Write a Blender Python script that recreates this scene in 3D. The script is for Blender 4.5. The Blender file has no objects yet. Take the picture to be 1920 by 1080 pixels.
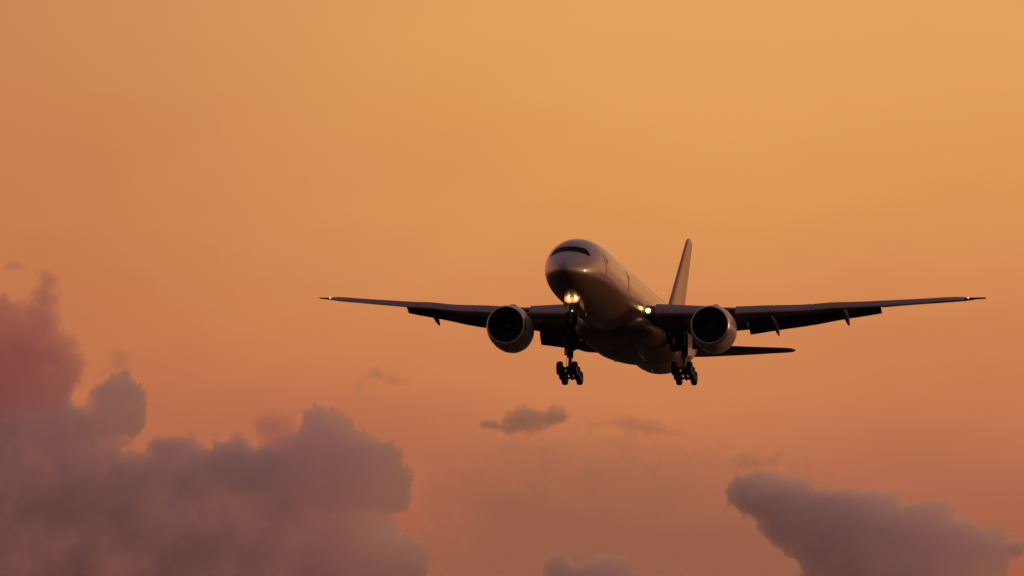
import bpy, bmesh, math, random
import numpy as np
from mathutils import Vector, Matrix, noise
random.seed(7)
S = bpy.context.scene
C = S.collection
R = math.radians

# ------------------------------------------------------------------ camera
ELEV = R(6.0)
CAM = Vector((0, 0, 2.0))
FPX = 13281.8                      # focal length in photo pixels (1920 wide)
RIGHT = Vector((1, 0, 0)); UP = Vector((0, -math.sin(ELEV), math.cos(ELEV))); FWD = Vector((0, math.cos(ELEV), math.sin(ELEV)))
cd = bpy.data.cameras.new('camera'); cam = bpy.data.objects.new('camera', cd); C.objects.link(cam)
cam.location = CAM; cam.rotation_euler = (math.pi / 2 + ELEV, 0, 0)
cd.sensor_width = 36; cd.lens = FPX / 1920 * 36; cd.clip_start = 1; cd.clip_end = 120000
S.camera = cam

def at(px, py, dist):              # a point of the place seen at photo pixel (px, py), dist metres away
    return CAM + dist * (FWD + RIGHT * ((px - 960) / FPX) + UP * ((540 - py) / FPX))

# ------------------------------------------------------------------ sky, sun, exposure
S.view_settings.view_transform = 'Standard'; S.view_settings.look = 'None'
S.view_settings.exposure = 0; S.view_settings.gamma = 1
try: S.view_settings.use_curve_mapping = False
except Exception: pass
S.cycles.use_denoising = True
S.cycles.volume_bounces = 32; S.cycles.max_bounces = 36; S.cycles.transparent_max_bounces = 12
SUN_EL, SUN_AZ = R(4.0), R(70.0)   # azimuth from +Y (view direction) towards +X (right)

def lin(r, g, b):
    f = lambda c: (c / 255 / 12.92) if c / 255 <= .04045 else ((c / 255 + .055) / 1.055) ** 2.4
    return (f(r), f(g), f(b), 1)

W = bpy.data.worlds.new('World'); S.world = W; W.use_nodes = True
nt = W.node_tree; N = nt.nodes; L = nt.links; N.clear()
def nd(tree, typ, **kw):
    n = tree.nodes.new(typ)
    for k, v in kw.items():
        if k.startswith('i_'): n.inputs[k[2:]].default_value = v
        else: setattr(n, k, v)
    return n
def mth(tree, op, a, b=None, c=None, clamp=False):
    n = tree.nodes.new('ShaderNodeMath'); n.operation = op; n.use_clamp = clamp
    for i, v in enumerate((a, b, c)):
        if v is None: continue
        if isinstance(v, (int, float)): n.inputs[i].default_value = v
        else: tree.links.new(v, n.inputs[i])
    return n.outputs[0]
def mixc(tree, fac, a, b, mode='MIX'):
    n = tree.nodes.new('ShaderNodeMix'); n.data_type = 'RGBA'; n.blend_type = mode
    for s, v in ((n.inputs[0], fac), (n.inputs[6], a), (n.inputs[7], b)):
        if isinstance(v, (int, float, tuple)): s.default_value = v
        else: tree.links.new(v, s)
    return n.outputs[2]
def smooth(tree, v, lo, hi, t0=0., t1=1.):
    n = tree.nodes.new('ShaderNodeMapRange'); n.interpolation_type = 'SMOOTHSTEP'
    tree.links.new(v, n.inputs[0])
    for i, x in zip((1, 2, 3, 4), (lo, hi, t0, t1)): n.inputs[i].default_value = x
    return n.outputs[0]
def ramp(tree, v, stops, interp='EASE'):
    n = tree.nodes.new('ShaderNodeValToRGB'); n.color_ramp.interpolation = interp
    e = n.color_ramp.elements
    while len(e) > 1: e.remove(e[-1])
    e[0].position = stops[0][0]; e[0].color = stops[0][1]
    for p, c in stops[1:]:
        k = e.new(p); k.color = c
    tree.links.new(v, n.inputs[0])
    return n.outputs[0]

tc = nd(nt, 'ShaderNodeTexCoord'); sep = nd(nt, 'ShaderNodeSeparateXYZ'); L.new(tc.outputs['Generated'], sep.inputs[0])
el = mth(nt, 'MULTIPLY', mth(nt, 'ARCSINE', sep.outputs[2]), 57.29578)
az = mth(nt, 'MULTIPLY', mth(nt, 'ARCTAN2', sep.outputs[0], sep.outputs[1]), 57.29578)
# slow unevenness of the air, so that the bands of colour are not ruled
mp = nd(nt, 'ShaderNodeMapping'); mp.inputs['Scale'].default_value = (14, 14, 30); L.new(tc.outputs['Generated'], mp.inputs[0])
nz = nd(nt, 'ShaderNodeTexNoise'); nz.inputs['Scale'].default_value = 1.6; nz.inputs['Detail'].default_value = 4; nz.inputs['Roughness'].default_value = .5
L.new(mp.outputs[0], nz.inputs[0])
wob = mth(nt, 'MULTIPLY', mth(nt, 'SUBTRACT', nz.outputs[0], .5), 1.3)
el2 = mth(nt, 'ADD', el, wob)
EL = lambda y: (6.0 + math.degrees(math.atan((540 - y) / FPX)))
SC = 60.0
stops = [(0.0, lin(150, 88, 74)), (EL(1080) / SC, lin(163, 94, 73)), (EL(960) / SC, lin(175, 101, 76)), (EL(850) / SC, lin(187, 111, 77)),
         (EL(740) / SC, lin(200, 122, 78)), (EL(600) / SC, lin(209, 132, 80)), (EL(420) / SC, lin(219, 146, 84)),
         (EL(200) / SC, lin(226, 157, 89)), (EL(0) / SC, lin(228, 161, 93)), (14 / SC, lin(212, 150, 104)), (28 / SC, lin(140, 108, 106)), (1.0, lin(78, 80, 104))]
base = ramp(nt, mth(nt, 'DIVIDE', el2, SC), stops, 'LINEAR')
# the left of the view is duller and redder, as is the sky further left
fl = smooth(nt, mth(nt, 'ADD', az, mth(nt, 'MULTIPLY', wob, 1.0)), 1.0, -5.0)
fl = mth(nt, 'MULTIPLY', fl, smooth(nt, el, 4.6, 7.2, .45, 1.))
base = mixc(nt, fl, base, (.77, .65, .80, 1), 'MULTIPLY')
# and the sky behind the camera is dim and bluish
bk = smooth(nt, sep.outputs[1], .75, -.35)
base = mixc(nt, bk, base, lin(92, 70, 74))
rt = smooth(nt, az, 10, 60); rt2 = mth(nt, 'MULTIPLY', rt, smooth(nt, az, 120, 75)); rt3 = mth(nt, 'MULTIPLY', rt2, smooth(nt, el, 25, 5))
base = mixc(nt, rt3, base, lin(244, 152, 86))
bgs = nd(nt, 'ShaderNodeBackground'); L.new(base, bgs.inputs[0]); bgs.inputs[1].default_value = 1.0
sky = nd(nt, 'ShaderNodeTexSky', sky_type='NISHITA', sun_disc=False, sun_elevation=SUN_EL, sun_rotation=SUN_AZ)
bgn = nd(nt, 'ShaderNodeBackground'); L.new(sky.outputs[0], bgn.inputs[0]); bgn.inputs[1].default_value = .002
add = nd(nt, 'ShaderNodeAddShader'); L.new(bgs.outputs[0], add.inputs[0]); L.new(bgn.outputs[0], add.inputs[1])
wo = nd(nt, 'ShaderNodeOutputWorld'); L.new(add.outputs[0], wo.inputs[0])

sl = bpy.data.lights.new('sun', 'SUN'); so = bpy.data.objects.new('sun', sl); C.objects.link(so)
sl.energy = .6; sl.angle = R(3); sl.color = (1, .42, .2)
sd = Vector((math.sin(SUN_AZ) * math.cos(SUN_EL), math.cos(SUN_AZ) * math.cos(SUN_EL), math.sin(SUN_EL)))
so.rotation_euler = sd.to_track_quat('Z', 'Y').to_euler(); so.location = sd * 500

# ------------------------------------------------------------------ materials
S0, Z0 = 35.68, -6.7               # aircraft station and height of its origin, under the main wheels
def mat(name, col, rough=.5, metal=0., coat=0., var=.0, vscale=1.5, emit=None, estr=0.):
    m = bpy.data.materials.new(name); m.use_nodes = True; t = m.node_tree
    b = t.nodes['Principled BSDF']
    b.inputs['Base Color'].default_value = (*col, 1); b.inputs['Roughness'].default_value = rough
    b.inputs['Metallic'].default_value = metal; b.inputs['Coat Weight'].default_value = coat; b.inputs['Coat Roughness'].default_value = .12
    if var:
        g = nd(t, 'ShaderNodeTexCoord'); q = nd(t, 'ShaderNodeTexNoise'); q.inputs['Scale'].default_value = vscale; q.inputs['Detail'].default_value = 6
        mp_ = nd(t, 'ShaderNodeMapping'); mp_.inputs['Scale'].default_value = (1, .25, 1)
        t.links.new(g.outputs['Object'], mp_.inputs[0]); t.links.new(mp_.outputs[0], q.inputs[0])
        c = mixc(t, q.outputs[0], tuple(x * (1 - var) for x in col) + (1,), tuple(min(1, x * (1 + var)) for x in col) + (1,))
        t.links.new(c, b.inputs['Base Color'])
        t.links.new(mth(t, 'MULTIPLY_ADD', q.outputs[0], .2, rough - .1), b.inputs['Roughness'])
    if emit:
        b.inputs['Emission Color'].default_value = (*emit, 1); b.inputs['Emission Strength'].default_value = estr
    return m
M = {
 'white': mat('white_paint', (.51, .475, .465), .32, 0, .5, .06),
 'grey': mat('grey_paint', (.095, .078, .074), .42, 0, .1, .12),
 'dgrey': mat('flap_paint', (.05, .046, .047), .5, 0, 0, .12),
 'slat': mat('slat_metal', (.44, .38, .36), .38, .35, 0, .08),
 'lip': mat('polished_lip', (.62, .6, .6), .28, .9, 0, .05),
 'nac': mat('nacelle_paint', (.46, .43, .43), .35, 0, .4, .08),
 'black': mat('black_duct', (.012, .012, .014), .55),
 'fan': mat('fan_blade', (.035, .035, .042), .4, .6),
 'tyre': mat('tyre_rubber', (.012, .011, .011), .75),
 'rim': mat('wheel_metal', (.10, .095, .095), .5, .5),
 'strut': mat('gear_metal', (.08, .075, .075), .45, .2, 0, .1),
 'chrome': mat('oleo_chrome', (.7, .7, .7), .15, 1),
 'glass': mat('cockpit_glass', (.004, .004, .006), .25),
 'seal': mat('dark_seal', (.16, .15, .15), .6),
 'exh': mat('exhaust_metal', (.16, .14, .13), .4, .8),
 'lamp': mat('lamp_glow', (.9, .8, .6), .3, emit=(1, .72, .34), estr=9),
 'halo': mat('lamp_halo', (.7, .5, .3), .3, .8, emit=(1, .30, .04), estr=1.2),
 'amber': mat('lamp_amber', (.8, .6, .3), .3, emit=(1, .42, .10), estr=3.2),
 'lamp2': mat('lamp_soft', (.9, .8, .6), .3, emit=(1, .58, .2), estr=5),
 'nav': mat('lamp_tip', (.9, .9, .9), .3, emit=(1, .8, .62), estr=1.1),
 'tail': mat('tail_paint', (.42, .30, .28), .36, 0, .4, .08),
}
M['glass'].node_tree.nodes['Principled BSDF'].inputs['Specular IOR Level'].default_value = .07
# fuselage paint: white with rows of cabin windows, faint skin joints, and the underside's shade painted in as dark brown
def fuselage_paint():
    m = bpy.data.materials.new('fuselage_paint'); m.use_nodes = True; t = m.node_tree; b = t.nodes['Principled BSDF']
    g = nd(t, 'ShaderNodeTexCoord'); s = nd(t, 'ShaderNodeSeparateXYZ'); t.links.new(g.outputs['Object'], s.inputs[0])
    st = mth(t, 'ADD', s.outputs[1], S0); zz = mth(t, 'ADD', s.outputs[2], Z0); ax = mth(t, 'ABSOLUTE', s.outputs[0])
    q = nd(t, 'ShaderNodeTexNoise'); q.inputs['Scale'].default_value = .9; q.inputs['Detail'].default_value = 6; t.links.new(g.outputs['Object'], q.inputs[0])
    col = mixc(t, q.outputs[0], (.47, .435, .43, 1), (.56, .51, .495, 1))
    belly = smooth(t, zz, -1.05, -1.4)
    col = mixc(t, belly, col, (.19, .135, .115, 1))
    fr = mth(t, 'ABSOLUTE', mth(t, 'SUBTRACT', mth(t, 'FRACT', mth(t, 'DIVIDE', st, .533)), .5))
    w = mth(t, 'MULTIPLY', smooth(t, fr, .25, .22), mth(t, 'MULTIPLY', smooth(t, mth(t, 'ABSOLUTE', mth(t, 'SUBTRACT', zz, .62)), .21, .18), mth(t, 'GREATER_THAN', ax, 2.4)))
    w = mth(t, 'MULTIPLY', w, mth(t, 'MULTIPLY', mth(t, 'GREATER_THAN', st, 9.3), mth(t, 'LESS_THAN', st, 62.)))
    col = mixc(t, w, col, (.14, .13, .13, 1))
    j = mth(t, 'ABSOLUTE', mth(t, 'SUBTRACT', mth(t, 'FRACT', mth(t, 'DIVIDE', st, 5.33)), .5))
    col = mixc(t, mth(t, 'MULTIPLY', smooth(t, j, .006, .003), .35), col, (.2, .19, .19, 1))
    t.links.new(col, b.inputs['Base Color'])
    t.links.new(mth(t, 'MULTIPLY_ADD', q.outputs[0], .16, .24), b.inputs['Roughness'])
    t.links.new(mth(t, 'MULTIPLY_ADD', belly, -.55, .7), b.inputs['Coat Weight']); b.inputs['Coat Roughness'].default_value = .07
    return m

def tail_paint():
    m = M['tail']; t = m.node_tree; b = t.nodes['Principled BSDF']; g = nd(t, 'ShaderNodeTexCoord'); s = nd(t, 'ShaderNodeSeparateXYZ'); t.links.new(g.outputs['Object'], s.inputs[0])
    q = nd(t, 'ShaderNodeTexNoise'); q.inputs['Scale'].default_value = .7; q.inputs['Detail'].default_value = 5; t.links.new(g.outputs['Object'], q.inputs[0])
    z = mth(t, 'ADD', mth(t, 'ADD', s.outputs[2], Z0), mth(t, 'MULTIPLY', q.outputs[0], 1.6))
    t.links.new(mixc(t, smooth(t, z, 8.6, 9.6), (.38, .255, .225, 1), (.30, .155, .085, 1)), b.inputs['Base Color'])
tail_paint()
# ------------------------------------------------------------------ mesh helpers (aircraft coordinates: x to its left, s aft of the nose, z up)
def P(x, s, z): return Vector((x, s - S0, z - Z0))
class MB:
    def __init__(self): self.bm = bmesh.new()
    def loft(self, rings, cap0=True, cap1=True):
        vs = [[self.bm.verts.new(p) for p in r] for r in rings]
        n = len(vs[0])
        for a, b in zip(vs, vs[1:]):
            for i in range(n):
                f = [a[i], a[(i + 1) % n], b[(i + 1) % n], b[i]]
                try: self.bm.faces.new(f)
                except ValueError: pass
        if cap0: self.bm.faces.new(vs[0][::-1])
        if cap1: self.bm.faces.new(vs[-1])
        return self
    def tube(self, a, b, r0, r1=None, n=14):
        r1 = r0 if r1 is None else r1
        d = (b - a).normalized(); u = d.orthogonal().normalized(); v = d.cross(u)
        ring = lambda c, r: [c + r * (math.cos(t) * u + math.sin(t) * v) for t in (2 * math.pi * i / n for i in range(n))]
        return self.loft([ring(a, r0), ring(b, r1)])
    def revolve(self, prof, c, axis=Vector((0, 1, 0)), n=40, u=None, cap0=False, cap1=False, fn=None):
        u = (u or Vector((1, 0, 0))); v = axis.cross(u)
        rings = []
        for (d, r) in prof:
            rings.append([c + axis * d + (fn(d, r, t) if fn else r * (math.cos(t) * u + math.sin(t) * v)) for t in (2 * math.pi * i / n for i in range(n))])
        return self.loft(rings, cap0, cap1)
    def box(self, c, hx, hy, hz, rot=None):
        rot = rot or Matrix.Identity(3)
        ps = [c + rot @ Vector((sx * hx, sy * hy, sz * hz)) for sx in (-1, 1) for sy in (-1, 1) for sz in (-1, 1)]
        v = [self.bm.verts.new(p) for p in ps]
        for f in ((0, 1, 3, 2), (4, 6, 7, 5), (0, 4, 5, 1), (2, 3, 7, 6), (0, 2, 6, 4), (1, 5, 7, 3)): self.bm.faces.new([v[i] for i in f])
        return self
    def plate(self, pts, nrm, th):
        a = [p + nrm * th / 2 for p in pts]; b = [p - nrm * th / 2 for p in pts]
        return self.loft([a, b])
    def grid(self, rows):
        vs = [[self.bm.verts.new(p) for p in r] for r in rows]
        for a, b in zip(vs, vs[1:]):
            for i in range(len(a) - 1): self.bm.faces.new([a[i], a[i + 1], b[i + 1], b[i]])
        return self
    def build(self, name, m, parent=None, angle=35, bevel=0, recalc=True):
        if recalc: bmesh.ops.recalc_face_normals(self.bm, faces=self.bm.faces)
        me = bpy.data.meshes.new(name); self.bm.to_mesh(me); self.bm.free()
        me.materials.append(m); me.shade_smooth(); me.set_sharp_from_angle(angle=R(angle))
        o = bpy.data.objects.new(name, me); C.objects.link(o)
        if parent: o.parent = parent
        if bevel:
            bv = o.modifiers.new('edge', 'BEVEL'); bv.width = bevel; bv.segments = 2; bv.limit_method = 'ANGLE'
        return o
def interp(x, xs, ys): return float(np.interp(x, xs, ys))
def smooth_interp(xs, ys):         # monotone-ish cubic through points
    xs = np.array(xs, float); ys = np.array(ys, float); h = np.diff(xs); d = np.diff(ys) / h
    m = np.concatenate([[d[0]], (d[:-1] * h[1:] + d[1:] * h[:-1]) / (h[1:] + h[:-1]), [d[-1]]])
    def f(x):
        x = min(max(x, xs[0]), xs[-1]); i = min(int(np.searchsorted(xs, x, 'right')) - 1, len(h) - 1); t = (x - xs[i]) / h[i]
        return float((2*t**3 - 3*t*t + 1)*ys[i] + (t**3 - 2*t*t + t)*h[i]*m[i] + (-2*t**3 + 3*t*t)*ys[i+1] + (t**3 - t*t)*h[i]*m[i+1])
    return f

# ------------------------------------------------------------------ ground
g = MB(); ring = [Vector((60000 * math.cos(t), 60000 * math.sin(t), 0)) for t in (2 * math.pi * i / 64 for i in range(64))]
g.bm.faces.new([g.bm.verts.new(p) for p in ring])
gm = mat('dusk_grass', (.035, .038, .02), .9, var=.3, vscale=.02)
go = g.build('ground', gm); go['kind'] = 'structure'

# ------------------------------------------------------------------ the airliner
air = bpy.data.objects.new('airliner', None); C.objects.link(air); air.empty_display_size = 5
air['label'] = 'white twin-engine jet airliner descending with wheels down and landing lights lit'
air['category'] = 'airplane'
def pose():
    yaw, pitch, roll = R(10.377), R(8.562), R(1.528)
    c, s = math.cos(roll), math.sin(roll); R3 = Matrix(((c, -s, 0), (s, c, 0), (0, 0, 1)))
    c, s = math.cos(pitch), math.sin(pitch); R1 = Matrix(((1, 0, 0), (0, c, s), (0, -s, c)))
    c, s = math.cos(yaw), math.sin(yaw); R2 = Matrix(((c, 0, s), (0, 1, 0), (-s, 0, c)))
    A = R1 @ R2 @ R3                                  # aircraft (x, -z, s) -> camera (right, down, depth)
    D = 663.512; t = Vector(((1159.649 - 960) / FPX * D, (571.243 - 540) / FPX * D, D))
    B = Matrix(((1, 0, 0), (0, 0, -1), (0, 1, 0)))    # (x, s, z) -> (x, -z, s)
    K = Matrix((RIGHT, -UP, FWD)).transposed()        # camera (right, down, depth) -> world
    rot = K @ A @ B
    org = CAM + K @ (A @ (B @ Vector((0, S0 - 30, Z0))) + t)
    return Matrix.Translation(org) @ rot.to_4x4()
air.matrix_world = pose()

# --- fuselage
ZF = -.116
ftop = smooth_interp([0, .12, .4, 1, 2, 3, 4, 5, 6, 8, 10, 14, 58, 63, 67, 71, 73.1], [-.95, -.66, -.36, .02, .58, 1.12, 1.78, 2.26, 2.60, 2.94, 3.08, 3.1, 3.1, 3.08, 2.98, 2.74, 2.45])
fbot = smooth_interp([0, .12, .4, 1, 2, 3, 4, 6, 8, 10, 48, 51, 54, 58, 62, 67, 71, 73.1], [-.95, -1.22, -1.46, -1.78, -2.2, -2.48, -2.68, -2.93, -3.05, -3.1, -3.22, -3.28, -3.2, -2.55, -1.6, -.15, 1.05, 1.7])
fwid = smooth_interp([0, .12, .4, 1, 2, 3, 4, 5, 6, 8, 10, 14, 52, 57, 62, 67, 71, 73.1], [.02, .3, .58, 1.02, 1.58, 2.0, 2.3, 2.54, 2.72, 2.95, 3.06, 3.1, 3.1, 3.0, 2.5, 1.68, .8, .2])
def fpt(s, th, off=0.):
    zt, zb, w = ftop(s), fbot(s), fwid(s); zc = (zt + zb) / 2; h = max((zt - zb) / 2, .02)
    return P((w + off) * math.cos(th), s, zc + ZF + (h + off) * math.sin(th))
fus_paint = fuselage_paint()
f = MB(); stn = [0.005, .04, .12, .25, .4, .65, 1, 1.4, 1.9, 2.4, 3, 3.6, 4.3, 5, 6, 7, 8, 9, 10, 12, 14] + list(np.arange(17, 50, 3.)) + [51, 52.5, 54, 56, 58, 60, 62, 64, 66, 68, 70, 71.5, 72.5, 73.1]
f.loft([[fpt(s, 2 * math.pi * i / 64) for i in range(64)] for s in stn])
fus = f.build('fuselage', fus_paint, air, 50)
# windscreen panes laid on the nose skin
def on_nose(x, z, off):            # the point of the nose skin in front of (x, z)
    lo, hi = .02, 12.
    for _ in range(40):
        s = (lo + hi) / 2; zt, zb, w = ftop(s), fbot(s), fwid(s); zc = (zt + zb) / 2 + ZF; h = (zt - zb) / 2
        if (x / w) ** 2 + ((z - zc) / h) ** 2 > 1: lo = s
        else: hi = s
    return P(x * (1 + off / 3), s - off, z + off * .5)
def on_side(s, z, sg, off):
    zt, zb, w = ftop(s), fbot(s), fwid(s); zc = (zt + zb) / 2 + ZF; h = (zt - zb) / 2
    return P(sg * (w * math.sqrt(max(0, 1 - ((z - zc) / h) ** 2)) + off), s, z)
for sg in (-1, 1):
    for (q, ) in (([(.015, .93), (.83, .87), (.80, 1.40), (.015, 1.46)],), ([(.85, .87), (1.39, .745), (1.27, 1.31), (.82, 1.40)],), ([(1.41, .74), (1.82, .56), (1.55, 1.08), (1.29, 1.30)],)):
        p = MB(); rows = []
        for v in np.linspace(0, 1, 5):
            rows.append([on_nose(sg * ((q[0][0]*(1-u)+q[1][0]*u)*(1-v) + (q[3][0]*(1-u)+q[2][0]*u)*v), (q[0][1]*(1-u)+q[1][1]*u)*(1-v) + (q[3][1]*(1-u)+q[2][1]*u)*v, .03) for u in np.linspace(0, 1, 7)])
        p.grid(rows); o = p.build('windscreen_pane', M['glass'], fus)
        sm = o.modifiers.new('th', 'SOLIDIFY'); sm.thickness = .02; sm.offset = 0; o.modifiers.new('crisp', 'EDGE_SPLIT').split_angle = R(40)
# cabin doors with their little window
for sg in (-1, 1):
    for s in (7.2, 17.6, 44.5, 60.5):
        d = MB(); rows = [[on_side(s + ds, z, sg, .020) for ds in np.linspace(-.55, .55, 5)] for z in np.linspace(-.75, 1.2, 9)]
        d.grid(rows); do = d.build('cabin_door', M['white'], fus); sm = do.modifiers.new('th', 'SOLIDIFY'); sm.thickness = .014; sm.offset = 0; do.modifiers.new('crisp', 'EDGE_SPLIT').split_angle = R(40)
        d = MB(); rows = [[on_side(s + ds, z, sg, .032) for ds in np.linspace(-.13, .13, 3)] for z in np.linspace(.45, .85, 4)]
        d.grid(rows); w_ = d.build('door_window', M['glass'], do); sm = w_.modifiers.new('th', 'SOLIDIFY'); sm.thickness = .02; sm.offset = 0; w_.modifiers.new('crisp', 'EDGE_SPLIT').split_angle = R(40)
for s, z in ((14.5, 3.1), (24., 3.1), (47., 3.1)):           # blade aerials on the crown
    e = MB(); e.loft([[P(x, s + y, z + ZF - .03) for x, y in ((-.05, 0), (0, -.3), (.05, 0), (0, .45))], [P(x, s + y + .25, z + ZF + .42) for x, y in ((-.03, 0), (0, -.12), (.03, 0), (0, .15))]])
    e.build('aerial', M['white'], fus)
for s in (12.5, 20., 50.):
    e = MB(); e.loft([[P(x, s + y, -3.05 + ZF) for x, y in ((-.05, 0), (0, -.3), (.05, 0), (0, .45))], [P(x, s + y + .25, -3.5 + ZF) for x, y in ((-.03, 0), (0, -.12), (.03, 0), (0, .15))]])
    e.build('aerial', M['white'], fus)

# --- wing-to-body fairing
f = MB(); rings = []
for s, w, zb, zt in [(23.2, 1.2, -3.05, -2.6), (24.2, 2.3, -3.3, -1.9), (25.6, 3.15, -3.52, -1.3), (28, 3.7, -3.68, -.95), (32, 3.95, -3.74, -.85), (37, 3.98, -3.74, -.85), (41, 3.85, -3.7, -.95), (44, 3.45, -3.55, -1.3), (46.5, 2.75, -3.35, -1.9), (48.4, 1.5, -3.12, -2.5)]:
    zc = (zt + zb) / 2; h = (zt - zb) / 2; r = []
    for i in range(48):
        a = 2 * math.pi * i / 48; ca, sa = math.cos(a), math.sin(a)
        r.append(P(w * math.copysign(abs(ca) ** .72, ca), s, zc + ZF + h * math.copysign(abs(sa) ** .8, sa)))
    rings.append(r)
fairing = f.loft(rings).build('wing_fairing', M['grey'], air, 50)

# --- wings
LE_S = lambda y: 26.3 + (y - 3.1) * math.tan(R(34.3)) if y < 29.6 else 44.4 + (y - 29.6) * 1.07
TE_S = lambda y: (39.9 + (y - 3.1) * .11) if y < 10.2 else (40.68 + (y - 10.2) * .338) if y < 29.6 else 47.24 + (y - 29.6) * .34 if y < 30.9 else 47.68 - (y - 30.9) * .15 if y < 31.05 else 47.3 + (y - 31.05) * .75
LE_Z = smooth_interp([0, 3.1, 5.1, 6.8, 11.9, 12.9, 17.2, 19.3, 21.2, 23.8, 26.9, 30.5, 32.5], [-1.15, -.93, -.73, -.58, -.02, .14, .74, 1.16, 1.42, 1.84, 2.35, 3.0, 3.36])
TC = lambda y: interp(y, [0, 3.1, 10, 29, 32.5], [.135, .13, .105, .095, .09])
INC = lambda y: interp(y, [0, 3.1, 10, 20, 23.5, 27, 30.5, 32.5], [3.2, 2.8, .3, -2.2, -4., -3.4, -.4, -.4])        # twist, degrees nose-up
def foil(tc, n=18):                # upper then lower surface, chord 1, slightly cambered
    t = (1 - np.cos(np.linspace(0, math.pi, n + 1))) / 2
    th = 5 * tc * (.2969 * np.sqrt(t) - .126 * t - .3516 * t**2 + .2843 * t**3 - .1015 * t**4)
    cam_ = .018 * np.sin(math.pi * t ** 1.2) - .002
    up = list(zip(t, cam_ + th)); lo = list(zip(t, cam_ - th))
    return up, lo
def wing_pt(y, c, z):              # chord fraction c and height z (in chords) -> (s, z)
    ch = TE_S(y) - LE_S(y); a = R(INC(y)); le_s, le_z = LE_S(y), LE_Z(y)
    return le_s + ch * (c * math.cos(a) + z * math.sin(a)), le_z + ch * (-c * math.sin(a) + z * math.cos(a)) - .12
def wing_ring(sg, y, c0, c1):
    up, lo = foil(TC(y)); f_ = lambda arr, c: interp(c, [a for a, _ in arr], [b for _, b in arr])
    cs = [c0 + (c1 - c0) * (1 - math.cos(math.pi * k / 14)) / 2 for k in range(15)]
    ring = [(c, f_(up, c)) for c in cs] + [(c, f_(lo, c)) for c in cs[::-1]]
    if c0 == 0: ring.pop()
    if c1 >= .999: ring.pop(len(cs))
    return [P(sg * y, *wing_pt(y, c, z)) for c, z in ring]
def flap_ring(sg, y, c_le, dz, chord, defl, tc=.13):
    s0, z0 = wing_pt(y, c_le, dz); up, lo = foil(tc, 10); a = R(defl)
    pts = up + lo[-2:0:-1]
    return [P(sg * y, s0 + chord * (c * math.cos(a) + z * math.sin(a)), z0 + chord * (-c * math.sin(a) + z * math.cos(a))) for c, z in pts]
def lin_y(a, b, n): return list(np.linspace(a, b, n))

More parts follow.
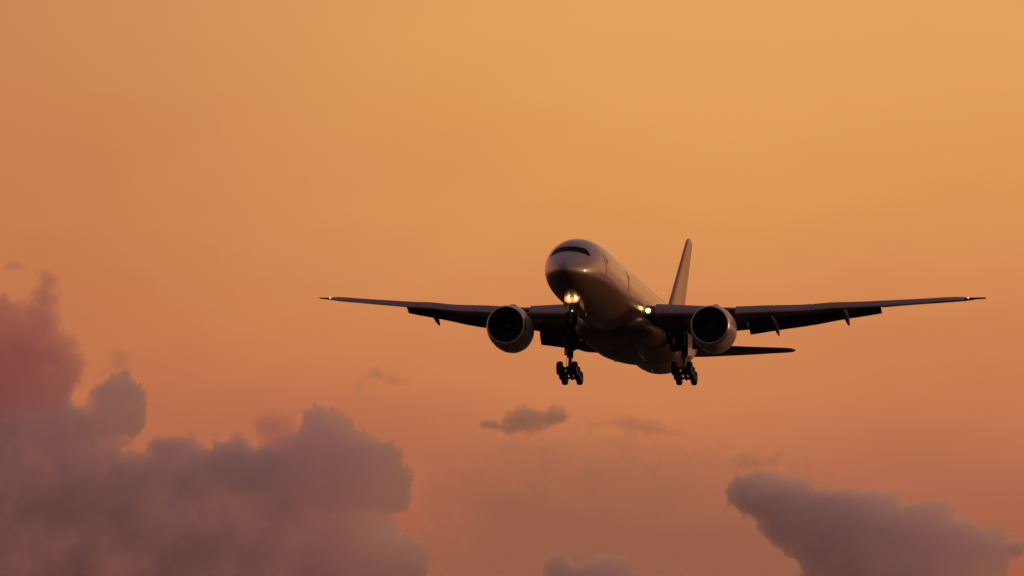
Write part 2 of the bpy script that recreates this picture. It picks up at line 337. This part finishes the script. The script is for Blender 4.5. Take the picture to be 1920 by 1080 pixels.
for sg in (-1, 1):
    w = MB(); segs = [(2.2, 3.1, 9.2, .74), (None, 9.25, 10.9, .80), (None, 10.95, 23.0, .76), (None, 23.05, 29.4, .999)]
    rings = [wing_ring(sg, 2.0, .0, .74)]
    for (_, a, b, cut) in segs:
        for y in lin_y(a, b, max(2, int((b - a) / 1.2))): rings.append(wing_ring(sg, y, 0., min(cut, .985)))
    for y in (29.8, 30.4, 31.0, 31.6, 32.1, 32.45): rings.append(wing_ring(sg, y, 0., .985))
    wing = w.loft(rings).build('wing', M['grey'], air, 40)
    # leading-edge slats, drooped ahead of the wing
    for a, b in [(4.1, 8.3)] + [(10.9 + i * 3.3, 10.9 + i * 3.3 + 3.26) for i in range(6)]:
        sl_ = MB(); rg = []
        for y in lin_y(a, b, 5):
            up, lo = foil(TC(y) * 1.05); f_ = lambda arr, c: interp(c, [u for u, _ in arr], [v for _, v in arr])
            ch = TE_S(y) - LE_S(y); fr = min(1., .045 * 12 / ch * 1.0) + .035
            cs = [fr * (k / 9) ** 1.6 for k in range(10)]
            pts = [(c, f_(up, c)) for c in cs[::-1]] + [(c, f_(lo, c)) for c in cs[1:7]]
            inner = [(c * .9 + .012, z * .55) for c, z in pts[::-1]]
            ring = pts + inner[1:-1]
            dr = R(24); out = []
            for c, z in ring:
                c2 = c * math.cos(dr) + z * math.sin(dr); z2 = -c * math.sin(dr) + z * math.cos(dr)
                c2, z2 = c * math.cos(-dr) + z * math.sin(-dr), -c * math.sin(-dr) + z * math.cos(-dr)
                out.append(P(sg * y, *wing_pt(y, c2 - fr * .82, z2 - fr * .42)))
            rg.append(out)
        sl_.loft(rg).build('slat', M['slat'], wing, 40)
    # flaps
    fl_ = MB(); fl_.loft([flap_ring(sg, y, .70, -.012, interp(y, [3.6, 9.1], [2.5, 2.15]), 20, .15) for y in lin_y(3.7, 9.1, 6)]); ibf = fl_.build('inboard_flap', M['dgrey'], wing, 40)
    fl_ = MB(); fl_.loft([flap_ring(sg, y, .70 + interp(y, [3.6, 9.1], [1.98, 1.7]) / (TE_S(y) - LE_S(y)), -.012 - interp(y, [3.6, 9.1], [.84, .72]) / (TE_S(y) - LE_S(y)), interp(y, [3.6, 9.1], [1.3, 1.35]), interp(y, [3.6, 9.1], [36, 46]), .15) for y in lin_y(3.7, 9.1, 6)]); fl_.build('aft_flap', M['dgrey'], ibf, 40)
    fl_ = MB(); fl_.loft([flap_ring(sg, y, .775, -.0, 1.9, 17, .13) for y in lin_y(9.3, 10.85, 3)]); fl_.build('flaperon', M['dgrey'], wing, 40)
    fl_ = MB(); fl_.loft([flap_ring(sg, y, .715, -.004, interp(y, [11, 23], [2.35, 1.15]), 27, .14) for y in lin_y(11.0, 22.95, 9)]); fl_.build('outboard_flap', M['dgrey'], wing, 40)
    # flap track fairings
    for y, l0, l1, dz in ((13.5, -3.2, 2.7, -.5), (19.85, -2.6, 2.35, -.4), (4.1, -2.5, 2.75, -.8)):
        ft = MB(); rg = []; c0 = .72; s0, z0 = wing_pt(y, c0, -.03); dr = math.tan(R(13))
        k = 1 if y < 23 else .5
        for u, rr in ((0, .03), (.06, .16), (.18, .30), (.35, .38), (.55, .38), (.75, .30), (.9, .17), (1, .03)):
            d = l0 + (l1 - l0) * u; zz = z0 + dz * .45 - max(0, d + 1.0) * dr - d * .03
            rg.append([P(sg * y + rr * k * .6 * math.cos(t), s0 + d, zz + rr * k * 1.05 * math.sin(t)) for t in (2 * math.pi * i / 14 for i in range(14))])
        ft.loft(rg).build('flap_track_fairing', M['dgrey'], wing, 50)
    # wingtip light
    nl = MB(); s_, z_ = wing_pt(31.0, .0, 0.); nl.revolve([(-.12, .01), (-.1, .05), (-.04, .075), (.05, .08), (.15, .04)], P(sg * 31.0, s_ - .05, z_), n=12, cap0=True, cap1=True)
    nl.build('wingtip_light', M['nav'], wing)
    # landing light in the wing root
    rl = MB(); s_, z_ = wing_pt(3.42, 0., 0.); rl.revolve([(-.1, .01), (-.09, .14), (-.03, .22), (.1, .23)], P(sg * 3.45, s_ - .32, z_ - .08), n=20, cap0=True, cap1=True)
    rl.build('root_landing_light', M['lamp2'], wing)

# --- engines
E_S, E_Y, E_Z = 24.1, 9.6, -2.75
def nac_fn(d, r, t):               # round inlet, slightly deeper chin where the gearbox hangs
    k = 1 + (.075 * max(0, -math.sin(t)) ** 4) * min(1, max(0, d / 1.5))
    return Vector((r * k * math.cos(t), 0, r * k * math.sin(t)))
for sg in (-1, 1):
    c = P(sg * E_Y, E_S, E_Z)
    n_ = MB(); n_.revolve([(.42, 1.865), (.8, 1.96), (1.4, 2.04), (2.2, 2.08), (3.2, 2.06), (4.2, 1.95), (5.2, 1.76), (5.75, 1.6), (5.7, 1.56), (4.5, 1.6), (3, 1.66), (1.45, 1.66), (1.0, 1.62), (.42, 1.60)], c, n=64, fn=nac_fn)
    eng = n_.build('engine', M['nac'], air, 50)
    l_ = MB(); l_.revolve([(.42, 1.60), (.25, 1.595), (.1, 1.62), (.03, 1.66), (0, 1.705), (.02, 1.75), (.09, 1.79), (.22, 1.825), (.42, 1.865)], c, n=64, fn=nac_fn); l_.build('intake_lip', M['lip'], eng, 60)
    du = MB(); du.revolve([(.43, 1.585), (1.45, 1.64), (1.62, 1.64)], c, n=64); du.build('intake_duct', M['black'], eng, 60)
    fn_ = MB()
    for k in range(22):
        a0 = 2 * math.pi * k / 22; rows = []
        for r_ in np.linspace(.42, 1.62, 8):
            tw = R(25 + 42 * (r_ - .42) / 1.2); ch = .42 + .22 * math.sin(math.pi * (r_ - .3) / 1.6); sw = .12 * math.sin((r_ - .42) * 2.6)
            row = []
            for q in (-.5, -.17, .17, .5):
                ang = a0 + (q * ch * math.sin(tw)) / r_ + sw * .4; row.append(c + Vector((r_ * math.cos(ang), 1.55 + q * ch * math.cos(tw), r_ * math.sin(ang))))
            rows.append(row)
        fn_.grid(rows)
    fan = fn_.build('fan', M['fan'], eng, 60); sm = fan.modifiers.new('th', 'SOLIDIFY'); sm.thickness = .025; sm.offset = 0
    bk_ = MB(); bk_.revolve([(1.95, .02), (1.95, 1.66)], c, n=48); bk_.build('fan_case_back', M['black'], eng)
    sp_ = MB(); sp_.revolve([(.95, .01), (1.0, .09), (1.15, .22), (1.35, .36), (1.55, .45), (1.75, .46)], c, n=32, cap0=True, cap1=True); sp_.build('spinner', M['strut'], eng, 60)
    ex = MB(); ex.revolve([(4.8, 1.35), (5.6, 1.28), (6.4, 1.05), (7.1, .85), (7.05, .8), (6.2, .85), (5., .9)], c, n=40); ex.build('exhaust_nozzle', M['exh'], eng, 50)
    pg_ = MB(); pg_.revolve([(6.2, .55), (7.0, .45), (8.0, .06)], c, n=28, cap0=True, cap1=True); pg_.build('exhaust_plug', M['exh'], eng, 50)
    st_ = MB(); t0 = R(40 if sg < 0 else 140); u_ = Vector((math.cos(t0), 0, math.sin(t0)))
    st_.plate([c + u_ * 2.0 + Vector((0, 1.4, 0)), c + u_ * 2.4 + Vector((0, 2.4, 0)), c + u_ * 2.42 + Vector((0, 2.9, 0)), c + u_ * 2.0 + Vector((0, 2.95, 0))], u_.cross(Vector((0, 1, 0))), .04); st_.build('strake', M['nac'], eng)
    py = MB(); rg = []
    for s, zb, zt, hw in ((E_S + 1.9, E_Z + 1.9, E_Z + 2.12, .06), (E_S + 3.4, E_Z + 1.7, E_Z + 2.42, .2), (E_S + 5.4, E_Z + 1.45, LE_Z(9.6) + .0, .26), (E_S + 7.4, E_Z + 1.1, LE_Z(9.6) - .35, .26), (E_S + 9.6, E_Z + 1.35, LE_Z(9.6) - .6, .22), (E_S + 12.2, LE_Z(9.6) - 1.15, LE_Z(9.6) - .85, .06)):
        rg.append([P(sg * E_Y - hw, s, zb), P(sg * E_Y + hw, s, zb), P(sg * E_Y + hw, s, zt), P(sg * E_Y - hw, s, zt)])
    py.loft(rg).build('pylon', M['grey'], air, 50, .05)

# --- tail fin and tailplanes
def slab(name, secs, m, parent, axis, c0=0., c1=1.):
    """secs: (span position, LE station, chord, offset, thickness); axis 'z' for the fin, +-1 for a tailplane"""
    b = MB(); rg = []
    for (y, s, ch, z, tc) in secs:
        t = (1 - np.cos(np.linspace(0, math.pi, 13))) / 2; t = c0 + (c1 - c0) * t
        th = 5 * tc * (.2969 * np.sqrt(t) - .126 * t - .3516 * t**2 + .2843 * t**3 - .1015 * t**4)
        pts = list(zip(t, th)) + [(a, -q) for a, q in list(zip(t, th))[-1 if c1 < .99 else -2:(None if c0 > 0 else 0):-1]]
        if axis == 'z': rg.append([P(q * ch, s + a * ch, y) for a, q in pts])
        else: rg.append([P(axis * y, s + a * ch, z + q * ch - (a * ch) * .035) for a, q in pts])
    return b.loft(rg).build(name, m, parent, 40)
fin_secs = [(2.6, 56.2, 11.2, 0, .09), (3.6, 58.6, 9.3, 0, .085), (5, 60.3, 8.3, 0, .085), (8, 64.0, 6.3, 0, .085), (11.9, 68.8, 3.75, 0, .09), (12.3, 69.45, 3.15, 0, .095), (12.5, 70.2, 2.2, 0, .08)]
fin = slab('tail_fin', fin_secs, M['tail'], air, 'z', 0, .70)
slab('rudder', fin_secs[1:-1], M['tail'], fin, 'z', .705, 1.)
hs = [(0.6, 62.6, 7.3, .82, .085), (2, 63.7, 6.7, .88, .085), (6, 66.6, 4.6, 1.12, .085), (10.1, 69.6, 2.5, 1.42, .09), (10.6, 70.1, 1.9, 1.46, .08), (10.82, 70.8, 1.0, 1.46, .07)]
for sg in (-1, 1):
    tp = slab('tailplane', hs, M['grey'], air, sg, 0, .72)
    slab('elevator', hs[:-1], M['dgrey'], tp, sg, .725, 1.)

# --- landing gear
def wheel(name, c, r, wd, parent):
    h = wd / 2
    t = MB(); t.revolve([(-h * .55, r * .52), (-h * .9, r * .7), (-h, r * .86), (-h * .72, r * .97), (-h * .3, r), (h * .3, r), (h * .72, r * .97), (h, r * .86), (h * .9, r * .7), (h * .55, r * .52)], c, Vector((1, 0, 0)), 36, Vector((0, 1, 0)), True, True)
    o = t.build(name, M['tyre'], parent, 50)
    q = MB(); q.revolve([(-h * .62, .05), (-h * .6, r * .2), (-h * .4, r * .3), (-h * .62, r * .5), (h * .62, r * .5), (h * .4, r * .3), (h * .6, r * .2), (h * .62, .05)], c, Vector((1, 0, 0)), 28, Vector((0, 1, 0)), True, True)
    q.build('rim', M['rim'], o, 40)
MG_S, MG_Y = 35.68, 5.48
for sg in (-1, 1):
    x = sg * MG_Y; tilt = .185; zc = -5.72
    ax = [(ds, zc - ds * tilt) for ds in (-1.45, 0, 1.45)]
    k = MB(); top = P(x * .985, MG_S - .15, -1.5); piv = P(x, MG_S, zc)
    k.tube(top, P(x, MG_S - .05, -4.1), .36, .30); k.tube(P(x, MG_S - .05, -4.1), P(x, MG_S - .04, -4.25), .31, .31)
    k.tube(P(x, MG_S - .03, -4.0), piv, .16, .18); k.tube(P(x - .3, MG_S, zc + .1), P(x + .3, MG_S, zc + .1), .2)
    mg = k.build('main_landing_gear', M['strut'], air, 40)
    b = MB(); b.tube(P(x, MG_S - 1.6, zc + 1.6 * tilt), P(x, MG_S + 1.6, zc - 1.6 * tilt), .17)
    for ds, z in ax: b.tube(P(x - .62, MG_S + ds, z), P(x + .62, MG_S + ds, z), .11)
    b.build('truck_beam', M['strut'], mg, 40)
    b = MB(); b.tube(P(x, MG_S + .22, -4.1), P(x, MG_S + .62, -4.7), .07); b.tube(P(x, MG_S + .62, -4.7), P(x, MG_S + .2, -5.35), .07); b.build('torque_link', M['strut'], mg)
    b = MB(); b.tube(P(x, MG_S - .1, -3.7), P(x - sg * 2.1, MG_S - .3, -2.5), .12); b.tube(P(x - sg * 1.0, MG_S - .2, -3.1), P(x - sg * .5, MG_S - .2, -2.3), .07); b.build('side_brace', M['strut'], mg)
    b = MB(); b.tube(P(x, MG_S - .2, -3.9), P(x + sg * .25, MG_S - 2.6, -2.0), .12); b.build('drag_brace', M['strut'], mg)
    b = MB(); b.tube(P(x, MG_S - .3, zc + .9), P(x, MG_S - 1.1, zc + 1.1 * tilt + .1), .08); b.build('tilt_actuator', M['strut'], mg)
    b = MB()
    for i in range(3): b.tube(P(x + .2 - .2 * i, MG_S - .3, -3.0), P(x + .3 - .3 * i, MG_S - .25, -5.2), .025, n=8)
    b.build('hydraulic_hose', M['tyre'], mg)
    for ds, z in ax:
        for wx in (-.71, .71): wheel('wheel', P(x + wx, MG_S + ds, z), .665, .50, mg)
    d = MB(); d.plate([P(x + sg * .42, MG_S - 1.05, -2.0), P(x + sg * .52, MG_S + 1.0, -2.0), P(x + sg * .50, MG_S + .9, -3.9), P(x + sg * .40, MG_S - .75, -4.15)], Vector((1, 0, 0)), .06); d.build('strut_door', M['nac'], mg, 30, .015)
    d = MB(); d.plate([P(sg * 1.15, MG_S - 1.9, -3.7), P(sg * 1.15, MG_S + 2.2, -3.7), P(sg * 1.45, MG_S + 2.1, -4.35), P(sg * 1.45, MG_S - 1.7, -4.35)], Vector((1, 0, .5)).normalized(), .05); d.build('bay_door', M['grey'], mg, 30)
NG_S = 5.55
k = MB(); k.tube(P(0, NG_S + .25, -2.4), P(0, NG_S + .05, -3.75), .15); k.tube(P(0, NG_S + .05, -3.7), P(0, NG_S, -4.75), .10); k.tube(P(-.42, NG_S, -4.75), P(.42, NG_S, -4.75), .09)
k.tube(P(0, NG_S + .1, -3.6), P(0, NG_S + 1.9, -2.7), .08); k.tube(P(-.5, NG_S, -3.06), P(.5, NG_S, -3.06), .05)
ng = k.build('nose_landing_gear', M['strut'], air, 40)
for wx in (-.37, .37): wheel('wheel', P(wx, NG_S, -4.75), .545, .40, ng)
for sg in (-1, 1):
    d = MB(); d.plate([P(sg * .62, NG_S - .75, -2.72), P(sg * .62, NG_S + 1.9, -2.86), P(sg * .74, NG_S + 1.8, -3.85), P(sg * .74, NG_S - .5, -3.7)], Vector((1, 0, .12)).normalized(), .05); d.build('gear_door', M['white'], ng, 30)
def lamp(name, c, r, m, parent):
    h = MB(); h.revolve([(-.04, r * 1.12), (.0, r * 1.16), (.12, r * 1.1), (.28, r * .5), (.3, .02)], c, n=24, cap1=True); b = h.build(name, M['strut'], parent)
    if r <= .2:
        q = MB(); q.revolve([(-.09, .01), (-.07, r * .5), (-.02, r * .95), (.02, r)], c, n=24, cap0=True, cap1=True); q.build('lens', m, b)
    if r > .2:
        q = MB(); q.revolve([(-.1, .01), (-.09, r * .4), (-.07, r * .72)], c, n=24, cap0=True); q.build('lens', m, b)
        q = MB(); q.revolve([(-.07, r * .73), (-.02, r * .95), (.02, r)], c, n=24, cap1=True); q.build('lens_rim', M['amber'], b)
        q = MB(); q.revolve([(-.03, r * 1.0), (-.09, r * 1.25), (-.12, r * 1.8), (-.1, r * 1.85), (-.02, r * 1.25), (.02, r)], c, n=24); q.build('halo_ring', M['halo'], b)  # glowing ring added to imitate the orange halo round the lens
lamp('landing_light', P(-.24, NG_S - .35, -3.02), .25, M['lamp'], ng)
lamp('landing_light', P(.24, NG_S - .35, -2.98), .25, M['lamp'], ng)
lamp('taxi_light', P(-.0, NG_S - .2, -4.15), .075, M['nav'], ng)

# ------------------------------------------------------------------ clouds
def cloud_mat(name, col, dens, aniso=.8):
    m = bpy.data.materials.new(name); m.use_nodes = True; t = m.node_tree; t.nodes.clear()
    v = nd(t, 'ShaderNodeVolumePrincipled'); v.inputs['Absorption Color'].default_value = (0, 0, 0, 1); v.inputs['Color'].default_value = (*col, 1); v.inputs['Density'].default_value = dens; v.inputs['Anisotropy'].default_value = aniso
    o = nd(t, 'ShaderNodeOutputMaterial'); t.links.new(v.outputs[0], o.inputs['Volume'])
    return m
def poly_dist(p, poly):            # signed distance (inside positive), numpy
    p = np.asarray(p, float); q = np.asarray(poly, float); d = np.full(len(p), 1e9); ins = np.zeros(len(p), bool)
    for a, b in zip(q, np.roll(q, -1, 0)):
        ab = b - a; t = np.clip(((p - a) @ ab) / (ab @ ab + 1e-9), 0, 1); d = np.minimum(d, np.hypot(*(p - a - t[:, None] * ab).T))
        c = ((a[1] > p[:, 1]) != (b[1] > p[:, 1])); x = (b[0] - a[0]) * (p[:, 1] - a[1]) / (b[1] - a[1] + 1e-12) + a[0]
        ins ^= c & (p[:, 0] < x)
    return np.where(ins, d, -d)
def fbm(x, y, z, octs):              # octs: (wavelength, amplitude) pairs
    return sum(a * noise.noise((x / w, y / w, z + 3.7 * k)) for k, (w, a) in enumerate(octs))
def cloud(name, label, poly, dist, m, seed, thick=230, edge=30, amp=1.0, step=2.4, feather=.6, relief=1.):
    """outline in photo pixels -> a cloud body of real thickness: ragged billowing rim, front and back faces with relief"""
    q = np.array(poly, float); pad = 30; lo, hi = q.min(0) - pad, q.max(0) + pad; sc = dist / FPX
    xs = np.arange(lo[0], hi[0], step); ys = np.arange(lo[1], hi[1], step); X, Y = np.meshgrid(xs, ys)
    D = poly_dist(np.stack([X.ravel(), Y.ravel()], 1), poly).reshape(X.shape)
    T0 = np.zeros_like(D); T1 = np.zeros_like(D)
    O1 = [(70, 9), (34, 9), (17, 6.5), (10, 4.)]; O2 = [(120, .5), (55, .4)]; O3 = [(90, .32), (45, .2), (22, .11), (11, .06)]
    for a in range(D.shape[0]):
        for b in range(D.shape[1]):
            d = D[a, b]
            if d < -28 * amp: continue
            x, y = X[a, b], Y[a, b]
            n = fbm(x, y, seed * 1.37, O1) * amp; d = d + n + 4.5 * amp
            # billows: rounded bumps with sharp creases between them along the rim
            d += amp * (5.0 * (1 - 2.2 * abs(noise.noise((x / 26, y / 26, seed + .5)))) + 3.0 * (1 - 2.2 * abs(noise.noise((x / 12, y / 12, seed + 7.5)))) - 4.)
            if d <= 0: continue
            e = edge * (1 + feather * 1.6 * fbm(x, y, seed + 21.3, O2)); e = max(e, edge * .35)
            u = 1 - math.exp(-d / e); u = u * math.sqrt(u)
            T0[a, b] = thick * u * (.5 + relief * fbm(x, y, seed + 40.1, O3)) * sc; T1[a, b] = thick * u * (.5 + relief * fbm(x, y, seed + 60.9, O3)) * sc
    ins = (T0 > 0) & (T1 > 0); org = at(float(q[:, 0].mean()), float(q[:, 1].mean()), dist)
    vid = {}; V = []; F = []
    def vert(a, b, side):
        inner = ins[a, b]; key = (a, b, side if inner else 0)
        if key not in vid:
            t = (T0[a, b] * -1 if side < 0 else T1[a, b]) if inner else 0.
            vid[key] = len(V); V.append(at(float(X[a, b]), float(Y[a, b]), float(dist + t)) - org)
        return vid[key]
    for a in range(D.shape[0] - 1):
        for b in range(D.shape[1] - 1):
            c4 = ((a, b), (a, b + 1), (a + 1, b + 1), (a + 1, b))
            if not any(ins[i] for i in c4): continue
            fr = [vert(*i, -1) for i in c4]; bk = [vert(*i, 1) for i in c4]
            F.append(fr[::-1]); F.append(bk)
    me = bpy.data.meshes.new(name); me.from_pydata(V, [], F); me.update()
    me.shade_smooth(); me.materials.append(m)
    ob = bpy.data.objects.new(name, me); C.objects.link(ob); ob.location = org
    ob['label'] = label; ob['category'] = 'cloud'
    return ob

DC = 9000.0; 
px = FPX / DC                      # photo pixels per metre at that distance
cm_grey = cloud_mat('cloud_grey', (1.0, .986, .996), .045)
cm_sun_tint = cloud_mat('cloud_sun_tint', (1.0, .86, .90), .03)  # low red sunlight put into this scatter colour
cm_thin = cloud_mat('cloud_thin', (1., .95, .96), .026)
cm_veil = cloud_mat('cloud_veil', (1., .97, .975), .006)

cloud('cloud', 'big grey cumulus bank filling the lower left, with towers and a notch of sky',
      [(-430, 1010), (-400, 900), (-330, 850), (-300, 770), (-230, 740), (-170, 680), (-60, 650), (20, 640), (80, 655), (120, 690), (132, 740), (150, 762), (165, 762), (170, 730), (205, 702), (235, 700), (262, 722), (278, 750), (270, 800), (228, 842), (268, 848), (282, 815), (330, 812), (390, 830), (450, 818), (478, 838), (520, 830), (560, 800), (570, 768), (592, 760), (640, 778), (700, 818), (754, 848), (772, 900), (758, 945), (742, 965), (750, 1005), (774, 990), (796, 1025), (806, 1090), (800, 1230), (600, 1290), (100, 1310), (-250, 1270), (-400, 1150)],
      DC, cm_grey, 3, thick=260, edge=15)
cloud('cloud', 'cloud tower tinted a sunlit red at the left edge rising above the grey bank',
      [(-210, 700), (-190, 630), (-130, 590), (-60, 552), (12, 546), (38, 572), (58, 548), (64, 524), (80, 505), (104, 514), (108, 560), (122, 605), (150, 630), (166, 670), (160, 705), (140, 735), (110, 770), (60, 790), (-60, 800), (-170, 770)],
      DC - 330, cm_sun_tint, 5, thick=190, edge=34)
cloud('cloud', 'small pinkish puff on the crest of the grey bank beside its tallest tower',
      [(472, 790), (490, 772), (520, 764), (552, 768), (560, 800), (560, 840), (520, 850), (485, 830)],
      DC - 300, cm_sun_tint, 6, thick=90, edge=22, amp=.6)
cloud('cloud', 'dark grey wedge-shaped cloud drifting at the lower right',
      [(1358, 926), (1380, 890), (1440, 880), (1482, 900), (1530, 916), (1600, 914), (1628, 926), (1668, 920), (1694, 942), (1740, 932), (1778, 942), (1806, 966), (1855, 986), (1900, 1008), (1925, 1020), (1925, 1034), (1892, 1044), (1880, 1090), (1860, 1220), (1492, 1220), (1490, 1050), (1440, 1008), (1400, 970)],
      DC - 500, cm_grey, 11, thick=290, edge=13)
cloud('cloud', 'small isolated dark puff of cloud floating below the airliner',
      [(888, 800), (905, 784), (925, 786), (938, 794), (950, 770), (978, 756), (1010, 764), (1050, 760), (1072, 778), (1056, 796), (1020, 802), (1000, 816), (962, 820), (935, 806)],
      DC, cm_grey, 13, thick=95, edge=10, amp=.5)
cloud('cloud', 'low twin-headed grey cloud cut off by the bottom edge',
      [(1022, 1060), (1035, 1038), (1062, 1034), (1078, 1058), (1098, 1062), (1120, 1040), (1150, 1032), (1178, 1048), (1195, 1075), (1190, 1180), (1022, 1180)],
      DC, cm_grey, 17, thick=220, edge=11, amp=.6)
cloud('cloud', 'faint arched wisp of cloud above the tallest tower of the bank',
      [(662, 720), (690, 690), (705, 684), (730, 700), (770, 712), (775, 728), (745, 735), (715, 712), (690, 722), (672, 740)],
      DC, cm_thin, 19, thick=55, edge=14, amp=.6)
cloud('cloud', 'faint brown wisp trailing right of the isolated dark puff',
      [(1090, 792), (1130, 785), (1180, 780), (1225, 790), (1280, 806), (1290, 818), (1220, 820), (1180, 805), (1110, 804)],
      DC, cm_thin, 23, thick=55, edge=15, amp=.6)
cloud('cloud', 'thin ragged cloud scrap just above the wedge-shaped cloud',
      [(1362, 856), (1400, 848), (1440, 852), (1475, 840), (1462, 866), (1430, 884), (1380, 888)],
      DC, cm_thin, 29, thick=60, edge=14, amp=.6)

cloud('cloud', 'broad faint pinkish veil of cloud filling the lower middle of the sky',
      [(800, 860), (880, 812), (960, 800), (1080, 806), (1180, 798), (1290, 815), (1380, 838), (1470, 850), (1560, 890), (1700, 920), (1800, 960), (1800, 1240), (760, 1240), (770, 1000)],
      DC + 1500, cm_veil, 31, thick=220, edge=70, amp=1.6, step=4, relief=.35)
cloud('cloud', 'tiny reddish ring of vapour above the red-tinted tower at the left edge',
      [(4, 496), (16, 486), (32, 485), (46, 494), (50, 510), (40, 506), (28, 510), (14, 506)],
      DC + 400, cm_thin, 37, thick=40, edge=10, amp=.5)
cloud('cloud', 'thin brown shred of cloud above the small tower left of the notch',
      [(208, 655), (222, 650), (238, 668), (250, 690), (246, 702), (222, 696), (190, 705), (172, 722), (178, 700), (205, 686)],
      DC + 200, cm_thin, 41, thick=45, edge=12, amp=.7)
